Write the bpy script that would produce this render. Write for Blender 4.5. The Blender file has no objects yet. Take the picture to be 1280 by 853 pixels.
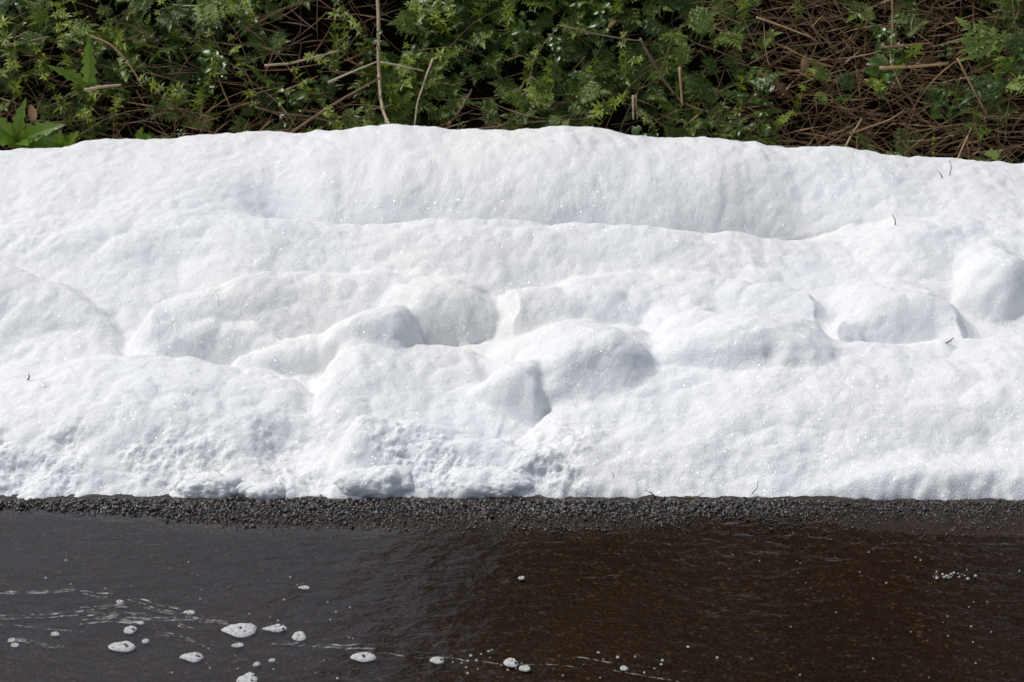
import bpy, bmesh, math, random
import numpy as np
from mathutils import Vector, Matrix, Euler

random.seed(7)
rng = np.random.default_rng(11)
S = bpy.context.scene
COL = S.collection
R = math.radians

# ------------------------------------------------------------------ camera
CAM_Z, PITCH, FOV = 1.6, R(22.0), R(31.0)
cam_d = bpy.data.cameras.new('camera')
cam = bpy.data.objects.new('camera', cam_d)
COL.objects.link(cam)
cam.location = (0, 0, CAM_Z)
cam.rotation_euler = (R(90) - PITCH, 0, 0)
cam_d.angle = FOV
cam_d.sensor_width = 36
cam_d.clip_start = 0.05
cam_d.clip_end = 2000
cam_d.dof.use_dof = True
cam_d.dof.focus_distance = 3.75
cam_d.dof.aperture_fstop = 9.0
S.camera = cam

# ------------------------------------------------------------------ sky, sun, exposure
SUN_DIR = Vector((0.48, -0.15, -0.86)).normalized()      # travel direction of the light
to_sun = -SUN_DIR
W = bpy.data.worlds.new('World')
S.world = W
W.use_nodes = True
wn = W.node_tree
bg = wn.nodes['Background']
sky = wn.nodes.new('ShaderNodeTexSky')
sky.sky_type = 'NISHITA'
sky.sun_disc = False
sky.sun_elevation = math.asin(to_sun.z)
sky.sun_rotation = math.atan2(to_sun.x, to_sun.y)
sky.air_density = 1.0
sky.dust_density = 2.5
sky.ozone_density = 1.0
bg.inputs['Strength'].default_value = 0.15
hs = wn.nodes.new('ShaderNodeHueSaturation')          # thin high haze: a paler, whiter sky all over
hs.inputs['Saturation'].default_value = 0.62
hs.inputs['Value'].default_value = 1.1
wn.links.new(sky.outputs[0], hs.inputs['Color'])
wn.links.new(hs.outputs[0], bg.inputs[0])

sl = bpy.data.lights.new('sun', 'SUN')
sl.energy = 2.9
sl.angle = R(0.53)
sl.color = (1.0, 0.965, 0.92)
so = bpy.data.objects.new('sun', sl)
COL.objects.link(so)
so.rotation_euler = SUN_DIR.to_track_quat('-Z', 'Y').to_euler()
so.location = (-3, 1, 6)

S.view_settings.view_transform = 'Standard'
S.view_settings.look = 'None'
S.view_settings.exposure = -0.42
S.view_settings.gamma = 1.0
S.cycles.max_bounces = 10
S.cycles.diffuse_bounces = 5
S.cycles.transparent_max_bounces = 12
S.cycles.caustics_reflective = False
S.cycles.caustics_refractive = False
S.cycles.sample_clamp_indirect = 6

# ------------------------------------------------------------------ pixels of a 1280 x 853 picture to places
K = math.tan(FOV / 2) / 640.0
CP, SP = math.cos(PITCH), math.sin(PITCH)

def ray(u, v):
    a = (u - 640.0) * K
    b = (426.5 - v) * K
    return np.array([a, CP + b * SP, -SP + b * CP])

def at_y(u, v, y):
    d = ray(u, v)
    t = y / d[1]
    return np.array([d[0] * t, y, CAM_Z + d[2] * t])

def at_z(u, v, z):
    d = ray(u, v)
    t = (z - CAM_Z) / d[2]
    return np.array([d[0] * t, d[1] * t, z])

def hit(u, v, f, y0, y1, n=400):
    d = ray(u, v)
    ys = np.linspace(y0, y1, n)
    t = ys / d[1]
    zs = CAM_Z + d[2] * t
    h = f(d[0] * t, ys)
    k = np.nonzero(zs <= h)[0]
    i = k[0] if len(k) else n - 1
    return np.array([d[0] * t[i], ys[i], zs[i]])

# ------------------------------------------------------------------ noise
_perm = rng.permutation(512)
_perm = np.concatenate([_perm, _perm, _perm])
_grad = rng.normal(size=(512, 3))
_grad /= np.linalg.norm(_grad, axis=1)[:, None]

def noise3(x, y, z):
    xi, yi, zi = np.floor(x).astype(int), np.floor(y).astype(int), np.floor(z).astype(int)
    xf, yf, zf = x - xi, y - yi, z - zi
    fu = lambda t: t * t * t * (t * (t * 6 - 15) + 10)
    U, V, Wt = fu(xf), fu(yf), fu(zf)
    out = 0
    for dx in (0, 1):
        for dy in (0, 1):
            for dz in (0, 1):
                h = _perm[_perm[_perm[(xi + dx) & 511] + ((yi + dy) & 511)] + ((zi + dz) & 511)]
                g = _grad[h]
                dot = g[..., 0] * (xf - dx) + g[..., 1] * (yf - dy) + g[..., 2] * (zf - dz)
                w = (U if dx else 1 - U) * (V if dy else 1 - V) * (Wt if dz else 1 - Wt)
                out = out + w * dot
    return out * 1.6

def noise2(x, y, s=0.0):
    return noise3(x, y, np.full_like(x, s))

def sstep(a, b, x):
    t = np.clip((x - a) / (b - a), 0, 1)
    return t * t * (3 - 2 * t)

def worley(x, y, s=0):
    xi, yi = np.floor(x).astype(int), np.floor(y).astype(int)
    best = np.full_like(x, 9.0)
    for dx in (-1, 0, 1):
        for dy in (-1, 0, 1):
            h = _perm[_perm[(xi + dx + s) & 511] + ((yi + dy) & 511)]
            px = xi + dx + 0.5 + 0.45 * _grad[h, 0]; py = yi + dy + 0.5 + 0.45 * _grad[h, 1]
            best = np.minimum(best, (px - x) ** 2 + (py - y) ** 2)
    return best

# ------------------------------------------------------------------ object helpers
def link(name, me, parent=None):
    o = bpy.data.objects.new(name, me)
    COL.objects.link(o)
    if parent is not None:
        o.parent = parent
    return o

def tag(o, label=None, cat=None, group=None, kind=None):
    if label: o['label'] = label
    if cat: o['category'] = cat
    if group: o['group'] = group
    if kind: o['kind'] = kind
    return o

def mesh(name, V, F, mat, smooth=False):
    me = bpy.data.meshes.new(name)
    V = np.asarray(V, dtype=np.float32)
    F = [tuple(f) for f in F] if not isinstance(F, np.ndarray) else F
    if isinstance(F, np.ndarray):
        n, k = F.shape
        me.vertices.add(len(V))
        me.vertices.foreach_set('co', V.ravel())
        me.loops.add(n * k)
        me.loops.foreach_set('vertex_index', F.astype(np.int32).ravel())
        me.polygons.add(n)
        me.polygons.foreach_set('loop_start', np.arange(0, n * k, k, dtype=np.int32))
        me.update(calc_edges=True)
        me.validate()
    else:
        me.from_pydata([tuple(map(float, v)) for v in V], [], F)
    me.materials.append(mat)
    if smooth:
        me.polygons.foreach_set('use_smooth', [True] * len(me.polygons))
    me.update()
    return me

def empty(name, loc=(0, 0, 0)):
    o = bpy.data.objects.new(name, None)
    o.empty_display_size = 0.03
    COL.objects.link(o)
    o.location = loc
    return o

def copy_tree(root):
    r = root.copy()
    COL.objects.link(r)
    for c in root.children:
        n = c.copy()
        COL.objects.link(n)
        n.parent = r
        for g in c.children:
            m = g.copy()
            COL.objects.link(m)
            m.parent = n
    return r

def grid_faces(nr, nc):
    i = np.arange(nr - 1)[:, None] * nc + np.arange(nc - 1)[None, :]
    i = i.ravel()
    return np.stack([i, i + 1, i + 1 + nc, i + nc], axis=1)

# ------------------------------------------------------------------ materials
def new_mat(name):
    m = bpy.data.materials.new(name)
    m.use_nodes = True
    nt = m.node_tree
    return m, nt, nt.nodes, nt.links, nt.nodes['Principled BSDF']

def ramp(nd, stops):
    r = nd.new('ShaderNodeValToRGB')
    e = r.color_ramp.elements
    while len(e) < len(stops):
        e.new(0.5)
    for k, (p, c) in enumerate(stops):
        e[k].position = p
        e[k].color = (*c, 1) if len(c) == 3 else c
    return r

def noise_node(nd, lk, scale, detail=4, rough=0.55, vec=None, dist=0.0):
    n = nd.new('ShaderNodeTexNoise')
    n.inputs['Scale'].default_value = scale
    n.inputs['Detail'].default_value = detail
    n.inputs['Roughness'].default_value = rough
    n.inputs['Distortion'].default_value = dist
    if vec is not None:
        lk.new(vec, n.inputs['Vector'])
    return n

def obj_coord(nd):
    return nd.new('ShaderNodeTexCoord').outputs['Object']

def foam_material(name, fine=1.0):
    m, nt, nd, lk, p = new_mat(name)
    co = obj_coord(nd)
    n1 = noise_node(nd, lk, 2.6, 4, 0.55, co)
    r1 = ramp(nd, [(0.35, (0.87, 0.885, 0.895)), (0.55, (0.89, 0.895, 0.885)), (0.72, (0.885, 0.88, 0.845))])
    lk.new(n1.outputs[0], r1.inputs[0])
    nf = noise_node(nd, lk, 260 * fine, 3, 0.7, co)
    rf = ramp(nd, [(0.3, (0.88, 0.885, 0.89)), (0.7, (1, 1, 1))])
    lk.new(nf.outputs[0], rf.inputs[0])
    mx = nd.new('ShaderNodeMix'); mx.data_type = 'RGBA'; mx.blend_type = 'MULTIPLY'
    mx.inputs[0].default_value = 1.0
    lk.new(r1.outputs[0], mx.inputs[6]); lk.new(rf.outputs[0], mx.inputs[7])
    lk.new(mx.outputs[2], p.inputs['Base Color'])
    p.inputs['Roughness'].default_value = 0.55
    p.inputs['Specular IOR Level'].default_value = 0.12
    p.inputs['Subsurface Weight'].default_value = 0.8
    p.inputs['Subsurface Radius'].default_value = (1.0, 1.0, 1.0)
    p.inputs['Subsurface Scale'].default_value = 0.009 / fine
    # bubble relief
    v1 = nd.new('ShaderNodeTexVoronoi'); v1.inputs['Scale'].default_value = 380 * fine
    lk.new(co, v1.inputs['Vector'])
    n2 = noise_node(nd, lk, 190 * fine, 4, 0.75, co)
    ad = nd.new('ShaderNodeMath'); ad.operation = 'MULTIPLY_ADD'
    lk.new(v1.outputs['Distance'], ad.inputs[0]); ad.inputs[1].default_value = -0.6
    lk.new(n2.outputs[0], ad.inputs[2])
    b = nd.new('ShaderNodeBump'); b.inputs['Strength'].default_value = 0.75
    b.inputs['Distance'].default_value = 0.0034
    lk.new(ad.outputs[0], b.inputs['Height'])
    lk.new(b.outputs[0], p.inputs['Normal'])
    # bubble skins that catch the sun: a gloss whose facets point at random
    v2 = nd.new('ShaderNodeTexVoronoi'); v2.inputs['Scale'].default_value = 640 * fine
    lk.new(co, v2.inputs['Vector'])
    sub = nd.new('ShaderNodeVectorMath'); sub.operation = 'SUBTRACT'
    lk.new(v2.outputs['Color'], sub.inputs[0]); sub.inputs[1].default_value = (0.5, 0.5, 0.5)
    sc = nd.new('ShaderNodeVectorMath'); sc.operation = 'SCALE'; sc.inputs['Scale'].default_value = 2.2
    lk.new(sub.outputs[0], sc.inputs[0])
    geo = nd.new('ShaderNodeNewGeometry')
    av = nd.new('ShaderNodeVectorMath'); av.operation = 'ADD'
    lk.new(geo.outputs['Normal'], av.inputs[0]); lk.new(sc.outputs[0], av.inputs[1])
    nv = nd.new('ShaderNodeVectorMath'); nv.operation = 'NORMALIZE'
    lk.new(av.outputs[0], nv.inputs[0])
    gl = nd.new('ShaderNodeBsdfGlossy')
    gl.inputs['Roughness'].default_value = 0.19
    gl.inputs['Color'].default_value = (0.9, 0.9, 0.9, 1)
    lk.new(nv.outputs[0], gl.inputs['Normal'])
    ms = nd.new('ShaderNodeMixShader'); ms.inputs[0].default_value = 0.022
    lk.new(p.outputs[0], ms.inputs[1]); lk.new(gl.outputs[0], ms.inputs[2])
    lk.new(ms.outputs[0], nd['Material Output'].inputs[0])
    return m

def leaf_material(name, c1, c2, transl=0.3, rough=0.42, spec=0.5):
    m, nt, nd, lk, p = new_mat(name)
    oi = nd.new('ShaderNodeObjectInfo')
    co = obj_coord(nd)
    n = noise_node(nd, lk, 35, 3, 0.6, co)
    ad = nd.new('ShaderNodeMath'); ad.operation = 'MULTIPLY_ADD'
    lk.new(n.outputs[0], ad.inputs[0]); ad.inputs[1].default_value = 0.5
    mu = nd.new('ShaderNodeMath'); mu.operation = 'MULTIPLY'; mu.inputs[1].default_value = 0.6
    lk.new(oi.outputs['Random'], mu.inputs[0]); lk.new(mu.outputs[0], ad.inputs[2])
    r = ramp(nd, [(0.15, c1), (0.85, c2)])
    lk.new(ad.outputs[0], r.inputs[0])
    lk.new(r.outputs[0], p.inputs['Base Color'])
    p.inputs['Roughness'].default_value = rough
    p.inputs['Specular IOR Level'].default_value = spec
    b = nd.new('ShaderNodeBump'); b.inputs['Strength'].default_value = 0.4; b.inputs['Distance'].default_value = 0.002
    n3 = noise_node(nd, lk, 180, 2, 0.5, co)
    lk.new(n3.outputs[0], b.inputs['Height']); lk.new(b.outputs[0], p.inputs['Normal'])
    t = nd.new('ShaderNodeBsdfTranslucent')
    g = nd.new('ShaderNodeMix'); g.data_type = 'RGBA'; g.blend_type = 'MULTIPLY'; g.inputs[0].default_value = 1
    g.inputs[7].default_value = (1.6, 1.5, 0.7, 1)
    lk.new(r.outputs[0], g.inputs[6]); lk.new(g.outputs[2], t.inputs['Color'])
    ms = nd.new('ShaderNodeMixShader'); ms.inputs[0].default_value = transl
    lk.new(p.outputs[0], ms.inputs[1]); lk.new(t.outputs[0], ms.inputs[2])
    lk.new(ms.outputs[0], nd['Material Output'].inputs[0])
    return m

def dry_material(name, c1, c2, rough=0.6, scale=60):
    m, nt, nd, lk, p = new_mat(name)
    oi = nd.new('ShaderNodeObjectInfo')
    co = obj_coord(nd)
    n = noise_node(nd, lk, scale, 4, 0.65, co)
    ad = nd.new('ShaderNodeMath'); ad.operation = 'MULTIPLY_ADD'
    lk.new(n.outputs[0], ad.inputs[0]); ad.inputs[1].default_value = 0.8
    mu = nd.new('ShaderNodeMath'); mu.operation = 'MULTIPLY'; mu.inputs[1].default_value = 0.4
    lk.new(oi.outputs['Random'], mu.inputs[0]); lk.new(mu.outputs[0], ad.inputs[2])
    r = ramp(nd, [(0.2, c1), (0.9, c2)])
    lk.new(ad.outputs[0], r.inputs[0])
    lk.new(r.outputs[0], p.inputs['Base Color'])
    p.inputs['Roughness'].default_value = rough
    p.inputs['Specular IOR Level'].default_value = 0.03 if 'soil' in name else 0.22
    return m

M_FOAM = foam_material('foam')
M_FLOAT = foam_material('floating_foam', 2.0)
for _n in M_FLOAT.node_tree.nodes:
    if _n.type == 'VALTORGB' and len(_n.color_ramp.elements) == 3:
        for _e in _n.color_ramp.elements: _e.color = (0.74, 0.74, 0.72, 1)
M_PARSLEY = leaf_material('parsley_leaf', (0.014, 0.036, 0.006), (0.20, 0.28, 0.055), 0.24, 0.38, 0.35)
M_CLEAVER = leaf_material('cleaver_leaf', (0.016, 0.038, 0.003), (0.27, 0.34, 0.03), 0.28, 0.38, 0.35)
M_DAND = leaf_material('dandelion_leaf', (0.10, 0.19, 0.014), (0.15, 0.24, 0.025), 0.35, 0.38)
M_HERB = leaf_material('herb_leaf', (0.012, 0.034, 0.004), (0.10, 0.19, 0.022), 0.22, 0.28, 0.6)
M_SHRUB = leaf_material('shrub_leaf', (0.018, 0.038, 0.010), (0.05, 0.075, 0.02), 0.2, 0.5)
M_TWIG = dry_material('twig_bark', (0.06, 0.035, 0.020), (0.24, 0.17, 0.11), 0.6)
M_STALK = dry_material('pale_stalk', (0.30, 0.21, 0.12), (0.58, 0.47, 0.33), 0.5)
M_STRAW = dry_material('straw', (0.07, 0.036, 0.016), (0.46, 0.30, 0.16), 0.5, 22)
M_DEAD = dry_material('dead_leaf', (0.09, 0.045, 0.018), (0.30, 0.19, 0.10), 0.6)
M_BUD = dry_material('yellow_bud', (0.45, 0.20, 0.02), (0.60, 0.36, 0.05), 0.5)
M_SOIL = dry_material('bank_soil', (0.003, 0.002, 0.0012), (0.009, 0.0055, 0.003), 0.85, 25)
M_GRASS = leaf_material('grass_blade', (0.06, 0.09, 0.02), (0.13, 0.14, 0.04), 0.3, 0.4)

# gravel and asphalt
M_GRAVEL, nt, nd, lk, p = new_mat('wet_gravel')
oc = obj_coord(nd)
vg = nd.new('ShaderNodeTexVoronoi'); vg.inputs['Scale'].default_value = 130
lk.new(oc, vg.inputs['Vector'])
sepg = nd.new('ShaderNodeSeparateColor'); lk.new(vg.outputs['Color'], sepg.inputs[0])
rg = ramp(nd, [(0.0, (0.014, 0.012, 0.010)), (0.6, (0.034, 0.028, 0.023)), (1.0, (0.10, 0.085, 0.07))])
lk.new(sepg.outputs[0], rg.inputs[0]); lk.new(rg.outputs[0], p.inputs['Base Color'])
p.inputs['Roughness'].default_value = 0.2
p.inputs['Specular IOR Level'].default_value = 0.6
bgv = nd.new('ShaderNodeBump'); bgv.inputs['Strength'].default_value = 0.6; bgv.inputs['Distance'].default_value = 0.002
ngv = noise_node(nd, lk, 450, 3, 0.6, oc); lk.new(ngv.outputs[0], bgv.inputs['Height'])
lk.new(bgv.outputs[0], p.inputs['Normal'])

M_ROAD, nt, nd, lk, p = new_mat('wet_asphalt')
oc = obj_coord(nd)
n1 = noise_node(nd, lk, 3.0, 5, 0.6, oc)
v1 = nd.new('ShaderNodeTexVoronoi'); v1.inputs['Scale'].default_value = 180; lk.new(oc, v1.inputs['Vector'])
s1 = nd.new('ShaderNodeSeparateColor'); lk.new(v1.outputs['Color'], s1.inputs[0])
r1 = ramp(nd, [(0.0, (0.014, 0.0066, 0.0026)), (0.7, (0.024, 0.0120, 0.0047)), (0.95, (0.034, 0.021, 0.012)), (1.0, (0.10, 0.07, 0.045))])
lk.new(s1.outputs[0], r1.inputs[0])
r2 = ramp(nd, [(0.3, (0.7, 0.66, 0.6)), (0.7, (1.15, 1.15, 1.15))]); lk.new(n1.outputs[0], r2.inputs[0])
mx = nd.new('ShaderNodeMix'); mx.data_type = 'RGBA'; mx.blend_type = 'MULTIPLY'; mx.inputs[0].default_value = 1
lk.new(r1.outputs[0], mx.inputs[6]); lk.new(r2.outputs[0], mx.inputs[7])
lk.new(mx.outputs[2], p.inputs['Base Color'])
p.inputs['Roughness'].default_value = 0.4
v3 = nd.new('ShaderNodeTexVoronoi'); v3.inputs['Scale'].default_value = 150; lk.new(oc, v3.inputs['Vector'])
b = nd.new('ShaderNodeBump'); b.inputs['Strength'].default_value = 0.35; b.inputs['Distance'].default_value = 0.003; b.invert = True
lk.new(v3.outputs['Distance'], b.inputs['Height']); lk.new(b.outputs[0], p.inputs['Normal'])

# water film: clear, slightly brown, mirror-like by Fresnel
M_WATER, nt, nd, lk, p = new_mat('water_film')
nd.remove(p)
oc = obj_coord(nd)
mp = nd.new('ShaderNodeMapping'); mp.inputs['Scale'].default_value = (1.0, 1.5, 1.0); lk.new(oc, mp.inputs['Vector'])
mp.inputs['Rotation'].default_value = (0, 0, R(18))
na = noise_node(nd, lk, 26, 3, 0.55, mp.outputs[0], 0.6)
nb = noise_node(nd, lk, 6, 2, 0.5, oc)
nc = noise_node(nd, lk, 170, 3, 0.6, oc)
a1 = nd.new('ShaderNodeMath'); a1.operation = 'MULTIPLY_ADD'; lk.new(nb.outputs[0], a1.inputs[0]); a1.inputs[1].default_value = 2.2; lk.new(na.outputs[0], a1.inputs[2])
a2 = nd.new('ShaderNodeMath'); a2.operation = 'MULTIPLY_ADD'; lk.new(nc.outputs[0], a2.inputs[0]); a2.inputs[1].default_value = 0.14; lk.new(a1.outputs[0], a2.inputs[2])
b = nd.new('ShaderNodeBump'); b.inputs['Strength'].default_value = 1.0; b.inputs['Distance'].default_value = 0.0021
lk.new(a2.outputs[0], b.inputs['Height'])
fr = nd.new('ShaderNodeFresnel'); fr.inputs['IOR'].default_value = 1.48; lk.new(b.outputs[0], fr.inputs['Normal'])
gl = nd.new('ShaderNodeBsdfGlossy'); gl.inputs['Roughness'].default_value = 0.06; gl.inputs['Color'].default_value = (1, 1, 1, 1)
lk.new(b.outputs[0], gl.inputs['Normal'])
tr = nd.new('ShaderNodeBsdfTransparent'); tr.inputs['Color'].default_value = (0.90, 0.84, 0.76, 1)
ms = nd.new('ShaderNodeMixShader'); lk.new(fr.outputs[0], ms.inputs[0]); lk.new(tr.outputs[0], ms.inputs[1]); lk.new(gl.outputs[0], ms.inputs[2])
lk.new(ms.outputs[0], nd['Material Output'].inputs[0])

nd, lk = M_FLOAT.node_tree.nodes, M_FLOAT.node_tree.links
_co = obj_coord(nd); _n = noise_node(nd, lk, 210, 4, 0.7, _co); _r = ramp(nd, [(0.36, (0.55,) * 3), (0.52, (1.0,) * 3)])
lk.new(_n.outputs[0], _r.inputs[0])
_t = nd.new('ShaderNodeBsdfTransparent'); _m = nd.new('ShaderNodeMixShader')
_out = nd['Material Output']; _src = _out.inputs[0].links[0].from_socket
lk.new(_r.outputs[0], _m.inputs[0]); lk.new(_t.outputs[0], _m.inputs[1]); lk.new(_src, _m.inputs[2]); lk.new(_m.outputs[0], _out.inputs[0])
for _n in nd:
    if _n.type == 'BSDF_PRINCIPLED': _n.inputs['Subsurface Weight'].default_value = 0
M_BUBBLE, nt, nd, lk, p = new_mat('bubble_skin')
p.inputs['Base Color'].default_value = (0.03, 0.026, 0.022, 1)
p.inputs['Roughness'].default_value = 0.06

M_STREAK, nt, nd, lk, p = new_mat('thin_foam')
oc = obj_coord(nd)
n1 = noise_node(nd, lk, 55, 5, 0.7, oc)
rs = ramp(nd, [(0.46, (0, 0, 0)), (0.68, (0.55, 0.55, 0.55))]); lk.new(n1.outputs[0], rs.inputs[0])
p.inputs['Base Color'].default_value = (0.6, 0.6, 0.58, 1)
p.inputs['Roughness'].default_value = 0.7
tr = nd.new('ShaderNodeBsdfTransparent')
ms = nd.new('ShaderNodeMixShader'); lk.new(rs.outputs[0], ms.inputs[0]); lk.new(tr.outputs[0], ms.inputs[1]); lk.new(p.outputs[0], ms.inputs[2])
lk.new(ms.outputs[0], nd['Material Output'].inputs[0])

# ------------------------------------------------------------------ the foam bank
def xline(pts, y):
    P = np.array([at_y(u, v, y) for u, v in pts])
    return P[:, 0], P[:, 2]

RIDGE_Y, PLAT_Y = 4.56, 4.12
ridge = xline([(-300, 196), (0, 188), (60, 184), (130, 179), (250, 168), (300, 170), (430, 165), (500, 158), (620, 161), (700, 156),
               (780, 164), (850, 170), (950, 172), (985, 182), (1100, 190), (1200, 197), (1280, 205), (1500, 215)], RIDGE_Y)
plat = xline([(-300, 300), (0, 292), (200, 280), (330, 276), (450, 280), (560, 272), (640, 278), (800, 281), (900, 292), (970, 300), (1060, 303),
              (1130, 286), (1280, 282), (1500, 280)], PLAT_Y)

def base(x, y):
    zr = np.interp(x, *ridge)
    zp = np.interp(x, *plat)
    # how deep the trough behind the middle shelf is
    xu = x / 4.27 / K * 0.96 + 640
    dip = sstep(250, 420, xu) * (1 - 0.8 * sstep(820, 1150, xu))
    zv = (zp + (zr - zp) * 0.33) * (1 - dip) + (zp - 0.115) * dip
    left = 1 - sstep(200, 420, xu)
    mid = 1 - np.clip(np.abs(xu - 660) / 130, 0, 1)
    z375 = 0.086 + 0.012 * left
    z358 = 0.062 + 0.005 * left - 0.010 * mid * mid
    z336 = 0.035 - 0.015 * mid
    wob = 0.035 * noise2(x * 1.6, x * 0 + 4.4) + 0.012 * noise2(x * 6, x * 0 + 6.4)
    ks = [(3.12, -0.03 + 0 * x), (3.145, -0.015 + 0 * x), (3.21, 0.004 + 0 * x), (3.36, z336), (3.58, z358), (3.75, z375), (4.12, zp), (4.25, zv)]
    out = np.full_like(x, -0.03)
    for (ya, za), (yb, zb) in zip(ks[:-1], ks[1:]):
        t = np.clip((y - ya) / (yb - ya), 0, 1)
        ts = 0.5 * t + 0.5 * (t * t * (3 - 2 * t))
        out = np.where(y >= ya, za + (zb - za) * ts, out)
    # the long back ridge: steep at the trough, rounding over to its crest
    s_ = np.clip((y - 4.25 - 0.5 * wob) / (4.56 + wob - 4.25), 0, 1)
    rf = zr - (zr - zv) * (1 - s_) ** (1.3 + 1.1 * dip)
    out = np.where(y > 4.25, rf, out)
    over = np.clip(y - 4.56 - wob, 0, None)
    return np.where(over > 0, np.maximum(zr - over ** 2 / 0.12 - 0.12 * over, -0.03), out)

#    u   top  foot  half-width depth power sharpness softness
LUMPS = [
    (600, 300, 372, 90, 1.2, 2.1, 1.0, 0.030), (545, 316, 352, 50, 1.2, 2.0, 0.9, 0.018), (556, 354, 427, 88, 0.75, 2.5, 0.62, 0.014),
    (480, 385, 428, 50, 0.8, 2.0, 1.0, 0.018),
    (735, 418, 492, 104, 0.70, 2.1, 0.9, 0.030), (650, 452, 520, 46, 0.9, 2.0, 1.0, 0.022), (788, 416, 468, 56, 0.8, 2.1, 0.75, 0.016),
    (940, 402, 456, 108, 0.55, 2.1, 0.85, 0.024), (870, 388, 446, 60, 0.8, 2.0, 0.8, 0.018), (1010, 384, 410, 90, 0.6, 2.0, 1.0, 0.02),
    (1240, 306, 390, 54, 1.3, 2.1, 0.9, 0.024), (1225, 345, 392, 34, 0.9, 2.1, 0.8, 0.014), (1285, 345, 388, 34, 1.0, 2.1, 0.8, 0.014), (1340, 330, 400, 70, 1.0, 2.2, 0.8, 0.018),
    (1190, 574, 627, 170, 0.30, 2.3, 0.7, 0.008), (820, 352, 395, 90, 0.7, 2.0, 1.0, 0.02), (1120, 366, 420, 90, 0.7, 2.0, 1.0, 0.02),
]

# crest lines (u, v, depth) of the wide mounds, each falling away to a foot nearer the road
LAYERS = [
    ([(600, 622, 3.16), (640, 570, 3.28), (668, 522, 3.40), (700, 503, 3.44), (760, 482, 3.49), (850, 461, 3.55), (940, 431, 3.63), (1020, 430, 3.63), (1100, 427, 3.64), (1280, 424, 3.65), (1700, 424, 3.65)], None, 2.1, 0.008),
    ([(-400, 500, 3.50), (0, 490, 3.50), (60, 461, 3.55), (120, 443, 3.58), (220, 445, 3.58), (300, 456, 3.56), (360, 474, 3.52), (400, 505, 3.44), (425, 560, 3.32), (440, 622, 3.16)], None, 2.2, 0.008),
    ([(403, 470, 3.55), (412, 434, 3.62), (440, 414, 3.65), (500, 423, 3.65), (560, 430, 3.66), (610, 450, 3.62), (660, 520, 3.44)], 0.44, 1.5, 0.010),
    ([(160, 450, 3.62), (195, 424, 3.67), (260, 398, 3.72), (320, 408, 3.72), (350, 432, 3.67)], 0.09, 2.0, 0.006),
    ([(295, 450, 3.61), (345, 426, 3.67), (400, 414, 3.70), (450, 416, 3.70), (480, 440, 3.65)], 0.09, 2.0, 0.006),
    ([(405, 580, 3.24), (440, 518, 3.33), (500, 527, 3.32), (580, 537, 3.30), (640, 553, 3.27), (700, 569, 3.24), (800, 610, 3.17)], None, 2.4, 0.008),
    ([(200, 372, 3.78), (300, 352, 3.86), (380, 342, 3.90), (470, 336, 3.92), (520, 350, 3.88)], 0.20, 1.8, 0.016),
    ([(-100, 300, 4.0), (0, 330, 3.92), (80, 360, 3.86), (130, 400, 3.76), (150, 440, 3.66)], 0.22, 1.6, 0.03),
    ([(640, 360, 3.84), (720, 345, 3.92), (820, 338, 3.95), (900, 345, 3.92), (1000, 368, 3.84)], 0.14, 1.9, 0.014),
    ([(1040, 400, 3.74), (1090, 372, 3.82), (1150, 365, 3.84), (1190, 385, 3.78)], 0.14, 1.9, 0.014),
]
LYR = []
for pts, run, pw, k in LAYERS:
    P = np.array([at_y(u, v, y) for u, v, y in pts])
    o = np.argsort(P[:, 0]); P = P[o]
    xs_ = np.linspace(P[0, 0], P[-1, 0], 120)
    yc_ = np.interp(xs_, P[:, 0], P[:, 1]); zc_ = np.interp(xs_, P[:, 0], P[:, 2])
    for _ in range(12):
        yc_[1:-1] = (yc_[:-2] + 2 * yc_[1:-1] + yc_[2:]) / 4; zc_[1:-1] = (zc_[:-2] + 2 * zc_[1:-1] + zc_[2:]) / 4
    LYR.append((xs_, yc_, zc_, run, pw, k))

def smax(h, d, k):
    e = np.clip(0.5 + 0.5 * (d - h) / k, 0, 1)
    return h * (1 - e) + d * e + k * e * (1 - e)

def layered(x, y):
    h = base(x, y)
    for xs_, yc_, zc_, run, pw, k in LYR:
        yc = np.interp(x, xs_, yc_); zc = np.interp(x, xs_, zc_)
        rn = (yc - 3.140) if run is None else run
        foot = base(x, yc - rn)
        if run is None: foot = 0 * foot - 0.008
        t = y - yc
        sf = np.clip(-t / np.maximum(rn, 1e-3), 0, 1.3)
        front = foot + (zc - foot) * (1 - np.minimum(sf, 1) ** pw) - 1.5 * np.clip(-t - rn, 0, 0.2)
        back = zc - np.clip(t, 0, None) ** 2 / 0.12 - 0.10 * np.clip(t, 0, None)
        out = np.maximum(xs_[0] - x, 0) + np.maximum(x - xs_[-1], 0)
        d = np.where(t < 0, front, back) - 1.2 * out
        h = smax(h, d, k)
    return h

def lump_params():
    out = []
    for u, vt, vf, hw, asp, pw, q, k in LUMPS:
        f = hit(u, vf, layered, 3.15, 4.7)
        rx = hw * K * math.hypot(f[1], CAM_Z - f[2]) * 1.0
        ry = rx * asp
        yc = f[1] + ry * 0.8
        zt = at_y(u, vt, yc)[2]
        xc = f[0] * yc / f[1]
        out.append((xc, yc, rx, ry, f[2] - 0.012, zt, pw, q, k))
    return out
LP = lump_params()
# places where the froth has slumped
DENTS = []
for u, v, ru, dd in [(352, 555, 44, 0.048), (505, 575, 55, 0.022), (45, 565, 40, 0.022), (1215, 556, 60, 0.016), (600, 575, 34, 0.018), (615, 592, 40, 0.018), (130, 560, 40, 0.012), (690, 352, 34, 0.02), (660, 380, 30, 0.012)]:
    f = hit(u, v, layered, 3.15, 4.7)
    DENTS.append((f[0], f[1], ru * K * 3.6, dd))

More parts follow.
